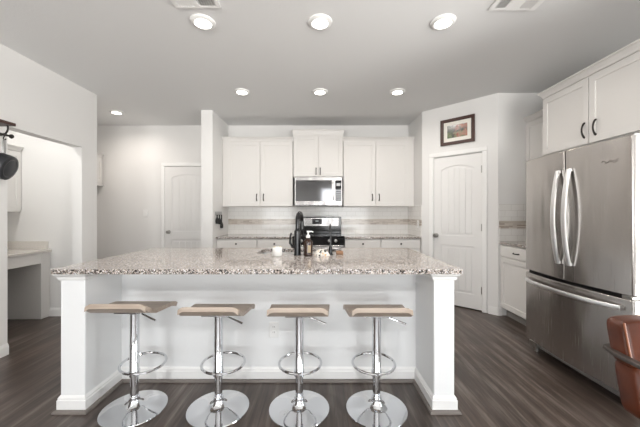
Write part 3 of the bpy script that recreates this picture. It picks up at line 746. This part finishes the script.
# ------------------------------------------------------------------ wall things
pf = thing('framed_picture', 'small matted photograph in a dark frame above the pantry door', 'picture', (A.x + ca * .499, A.y + sa * .499, 2.375), DANG)
MB().prism([rect(-.222, .222, -.178, .178), rect(-.180, .180, -.136, .136)], -.026, -.0012, 'xz').build('frame', M_DWOOD, pf, .005)
MB().box(-.184, .184, -.010, -.003, -.140, .140).build('mat_board', M_LABELP, pf)
M_PRINT = mat('garden_print', (.4, .4, .3), .25); t = NT(M_PRINT); v = t.obj((1, 1, 1))
sx2 = t.n('SeparateXYZ'); t.l(v, sx2.inputs[0])
mr = t.n('MapRange'); mr.inputs[1].default_value = -.12; mr.inputs[2].default_value = .12; t.l(sx2.outputs[0], mr.inputs[0])
n1 = t.noise(v, 22, 4); ad = t.n('Math', operation='ADD'); t.l(mr.outputs[0], ad.inputs[0]); t.l(n1, ad.inputs[1])
hori = t.ramp(ad.outputs[0], [(.45, (.07, .11, .04)), (.75, (.02, .02, .02)), (.95, (.30, .09, .06)), (1.0, (.40, .20, .15))])
mz = t.n('MapRange'); mz.inputs[1].default_value = -.08; mz.inputs[2].default_value = .08; t.l(sx2.outputs[2], mz.inputs[0])
az = t.n('Math', operation='ADD'); az.inputs[1].default_value = 0; t.l(mz.outputs[0], az.inputs[0])
vert = t.ramp(mz.outputs[0], [(0, (.12, .16, .08)), (.35, (.20, .22, .12)), (.5, (.02, .03, .02)), (.8, (.16, .16, .15)), (1, (.35, .36, .37))])
t.l(t.mix(t.ramp(n1, [(.4, (0, 0, 0)), (.6, (1, 1, 1))]), hori, vert), t.b.inputs['Base Color'])
MB().box(-.130, .130, -.0125, -.0095, -.085, .085).build('print', M_PRINT, pf)

def outlet(label, loc, rz, group='electrical wall plates', sw=False):
    r = thing('light_switch' if sw else 'wall_outlet', label, 'light switch' if sw else 'outlet', loc, rz)
    pl_ = MB().box(-.037, .037, -.006, 0, -.058, .058).build('cover_plate', M_PLASTIC, r, .003)
    if sw:
        MB().box(-.017, .017, -.009, -.004, -.033, .033).build('rocker', M_PLASTIC, r, .002)
    else:
        for s_ in (-1, 1):
            o = MB().lathe([(.0165, 0), (.016, .0035), (0, .0035)], (0, -.0055, s_ * .02), (0, -1, 0), 20).build('socket', M_PLASTIC, r)
            for q in (-1, 1): MB().box(q * .006 - .0012, q * .006 + .0012, -.0098, -.008, s_ * .02 - .002, s_ * .02 + .008).build('slot', M_RUBBER, o)
    return r
outlet('white duplex outlet on the island face behind the stools', (-.336, YK - .0005, .385), 0)
outlet('white outlet on the tiled side wall of the corner counter', (1.5115, 4.55, 1.10), RZ)
outlet('white rocker switch plate on the hall wall beside the hall door', (-2.93, BY - .0005, 1.265), 0, sw=True)
# utensils hung on the partition over the counter
ur = thing('utensil_strip', 'small grey rail on the partition holding black utensils', 'rail', (-1.5245, 4.55, 1.245), R(90))
MB().box(-.13, .15, -.012, 0, -.012, .045).build('rail', mat('grey_rail', (.45, .45, .45), .4, .5), ur, .003)
for (yy, z0, lab) in ((4.455, 1.105, 'black utensil hanging first on the grey rail, nearest the room'), (4.56, 1.095, 'black utensil hanging in the middle of the grey rail'), (4.66, 1.03, 'black utensil hanging lowest on the grey rail, next to the tile')):
    u = thing('utensil', lab, 'utensil', (-1.505, yy, z0), R(90), 'black utensils on the partition')
    MB().lathe([(0, 0), (.022, .006), (.026, .05), (.016, .085), (.009, .10), (.009, 1.238 - z0), (0, 1.24 - z0)], n=16).build('grip', M_RUBBER, u)
    MB().tube([(0, -.008, 1.235 - z0), (0, -.004, 1.25 - z0), (0, .006, 1.25 - z0)], .003, 8).build('loop', M_NICKEL, u)

# pan rack on the left wall
pr = thing('pan_rack', 'dark wood wall rack with iron hooks beside the nook opening', 'rack', (LX, 2.2, 2.03))
MB().box(.0, .150, -.75, .415, -.012, .014).build('shelf_board', M_DWOOD, pr, .004)
for y in (-.55, -.05, .385):
    pts = [(.004, y, -.09), (.05, y, -.095)] + [(.05 + .06 * math.sin(a), y, -.035 - .06 * math.cos(a)) for a in (R(20 * i) for i in range(1, 8))] + [(.09, y, -.012)]
    MB().tube(pts, .007, 8).box(0, .006, y - .012, y + .012, -.11, -.012).build('bracket', M_IRON, pr)
MB().cyl((.115, -.72, -.10), (.115, .40, -.10), .009, n=12).lathe([(0, 0), (.016, .004), (.020, .014), (.013, .026), (0, .030)], (.115, .395, -.10), (0, 1, 0), 14).build('rail', M_IRON, pr)
for y in (-.55, -.05, .385): MB().tube([(.07, y, -.094), (.115, y, -.10)], .006, 8).build('rail_stay', M_IRON, pr)
hk = [( .0, 0, .012), (.008, 0, .008), (.010, 0, 0), (.004, 0, -.012), (-.002, 0, -.022), (-.004, 0, -.034), (.004, 0, -.044), (.014, 0, -.042), (.018, 0, -.032)]
HX, HY = LX + .115, 2.545
ho = tag(MB().tube(hk, .0042, 8).build('pan_hook', M_IRON, None), 'black iron S-hook holding the saucepan', 'hook'); ho.location = (HX, HY, 1.928)
sp_ = thing('saucepan', 'dark saucepan hanging from the pan rack hook', 'saucepan', (HX + .012, HY - .01, 1.655))
ax = Vector((.90, .30, -.32)).normalized(); c0 = -ax * .045
MB().lathe([(0, .09), (.094, .09), (.104, .084), (.108, .06), (.108, 0), (.104, 0), (.104, .06), (.094, .082), (0, .084)], c0, ax, 48).build('pot', M_PAN, sp_)
MB().lathe([(.078, .0895), (.080, .0925), (.074, .0925), (.072, .0895)], c0, ax, 48).build('base_ring', mat('worn_metal', (.12, .12, .125), .4, .8), sp_)
top_ = c0 + ax * .012; u_ = (Vector((0, 0, 1)) - ax * ax.z).normalized(); s__ = ax.cross(u_).normalized()
a_ = top_ + u_ * .107; tip = Vector((-.012 + .004, .01, 1.928 - .044 - 1.655 + .002))
mb = MB(); lp = []
for i in range(25):
    q = i / 24 * 2 * math.pi; p = a_.lerp(tip, (1 - math.cos(q)) / 2) + s__ * .013 * math.sin(q); lp.append(p)
mb.tube(lp, .0058, 8, True).build('handle', mat('handle_wire', (.42, .42, .42), .35, .9), sp_)

# ------------------------------------------------------------------ desk nook and hall
dk = thing('built_in_desk', 'pale built-in desk with stone top in the nook', 'desk', (-3.30, LF, 0), 0)
MB().box(FARX + 3.30 + .001, .02, -1.5, -.001, .79, .822).build('desktop', granite('pale_stone', (.66, .62, .57), True), dk, .003)
MB().box(FARX + 3.30 + .001, -.02, -.021, -.001, .8225, .92).build('backsplash', MATS['pale_stone'], dk, .002)
MB().box(-.022, 0, -1.5, -.12, .665, .789).build('apron', M_CAB, dk, .002)
MB().box(FARX + 3.30 + .001, 0, -.12, -.002, 0, .789).build('end_panel', M_CAB, dk, .003)
MB().box(FARX + 3.30 + .001, 0, -1.5, -1.40, 0, .789).build('end_panel', M_CAB, dk, .003)
upper('white wall cabinet above the built-in desk', (-3.67, LF - .001, 0), RZ, .95, .299, 1.28, 2.02, [(.004, .47, 1.29, 2.01), (.478, .945, 1.29, 2.01)], [(.44, 1.4), (.51, 1.4)], 2.075, (False, True)).rotation_euler.z = R(90)
o = [x for x in C.objects if x.get('label') == 'white wall cabinet above the built-in desk'][0]; o.location = (-3.67, LF - .951, 0)
hc = thing('wall_cabinet', 'small cabinet with crown just visible at the hall corner', 'cabinet', (-3.655, 4.25, 0), R(90))
MB().box(0, .80, 0, .31, 1.76, 2.19).build('body', M_CAB, hc, .002)
shaker(hc, .006, .396, 1.768, 2.18); shaker(hc, .404, .796, 1.768, 2.18)
crown(hc, 0, .80, 2.188, 2.25, .31, True, False)
MB().box(0, .815, -.03, .31, 1.722, 1.76).build('light_rail', M_CAB, hc, .003)

# ------------------------------------------------------------------ ceiling things
def downlight(label, x, y, power=LED_W, col=LED_COL):
    r = thing('ceiling_downlight', label, 'ceiling light', (x, y, CEIL), 0, 'round white downlights')
    MB().lathe([(.062, -.018), (.070, -.020), (.092, -.010), (.095, -.0005), (.062, -.0005), (.062, -.018)], (0, 0, 0), (0, 0, 1), 40, False).build('trim_ring', M_PLASTIC, r)
    MB().lathe([(0, -.0165), (.045, -.0163), (.063, -.015), (.063, -.004), (0, -.004)], (0, 0, 0), (0, 0, 1), 40).build('diffuser', M_LED, r)
    l = area('lamp', (0, 0, -.026), (0, 0, 0), .12, .12, power, col, shape='DISK'); l.parent = r; l.data.spread = R(165)
    return r
for x, y, lab, *pw in ((-.897, 2.33, 'round downlight beside the louvred vent on the nook side'), (.012, 2.33, 'round downlight over the island middle, nearest the camera'), (.967, 2.33, 'round downlight nearest the refrigerator doors'),
                  (-.934, 3.66, 'small round downlight in front of the cabinet by the partition', 4.2), (.018, 3.66, 'small round downlight in front of the microwave', 4.2), (.964, 3.66, 'small round downlight nearest the pantry corner', 8),
                  (-2.96, 4.40, 'round downlight in the hall ceiling', 8, (1, .91, .83)),
                  (-2.0, -1.8, 'unseen fill light added behind the camera, on the nook side', 42, (1, .985, .97)), (-.4, -1.8, 'unseen fill light added behind the camera, over the middle of the room', 44, (1, .985, .97)), (1.0, -1.8, 'unseen fill light added behind the camera, on the patio door side', 30, (1, .985, .97))): downlight(lab, x, y, *pw)  # the three behind the camera are unseen, added to brighten the island front
nl = thing('added_nook_light', 'unseen round light added to brighten the desk nook', 'ceiling light', (-3.35, 2.75, CEIL))  # unseen lamp, added to light the nook
MB().lathe([(.14, 0), (.14, -.03), (.12, -.06), (0, -.075)], n=40).build('shade', M_LED, nl)
l = area('lamp', (0, 0, -.09), (0, 0, 0), .2, .2, 12, (1, .98, .95), shape='DISK'); l.parent = nl
def vent(label, x0, x1, y1, banks):
    w_ = x1 - x0; d_ = .22; r = thing('ceiling_vent', label, 'vent', (x0, y1, CEIL), 0, 'ceiling air vents')
    MB().prism([rect(0, w_, -d_, 0)] + [rect(a, b, -d_ + .02, -.022) for a, b in banks], -.010, 0).build('frame', M_PLASTIC, r, .003)
    MB().box(.02, w_ - .02, -d_ + .012, -.012, -.0035, -.0005).build('backing', M_DARK, r)
    for a, b in banks:
        n = int((b - a) / .016); s_ = MB()
        for i in range(n):
            x = a + (i + .5) * (b - a) / n
            q = -1 if a < .1 else 1; v8 = [(q * u_, z_) for u_, z_ in ((-.0085, -.003), (-.0065, -.003), (.0075, -.011), (.0055, -.011))]
            s_.prism([[(x + u, z) for u, z in v8]], -d_ + .02, -.022, 'xz')
        s_.build('louvres', M_PLASTIC, r, smooth=False)
vent('white louvred ceiling vent next to a downlight on the nook side', -1.03, -.70, 2.165, [(.03, .15), (.18, .30)])
vent('white louvred ceiling vent on the refrigerator side', 1.235, 1.575, 2.19, [(.035, .115), (.21, .30)])
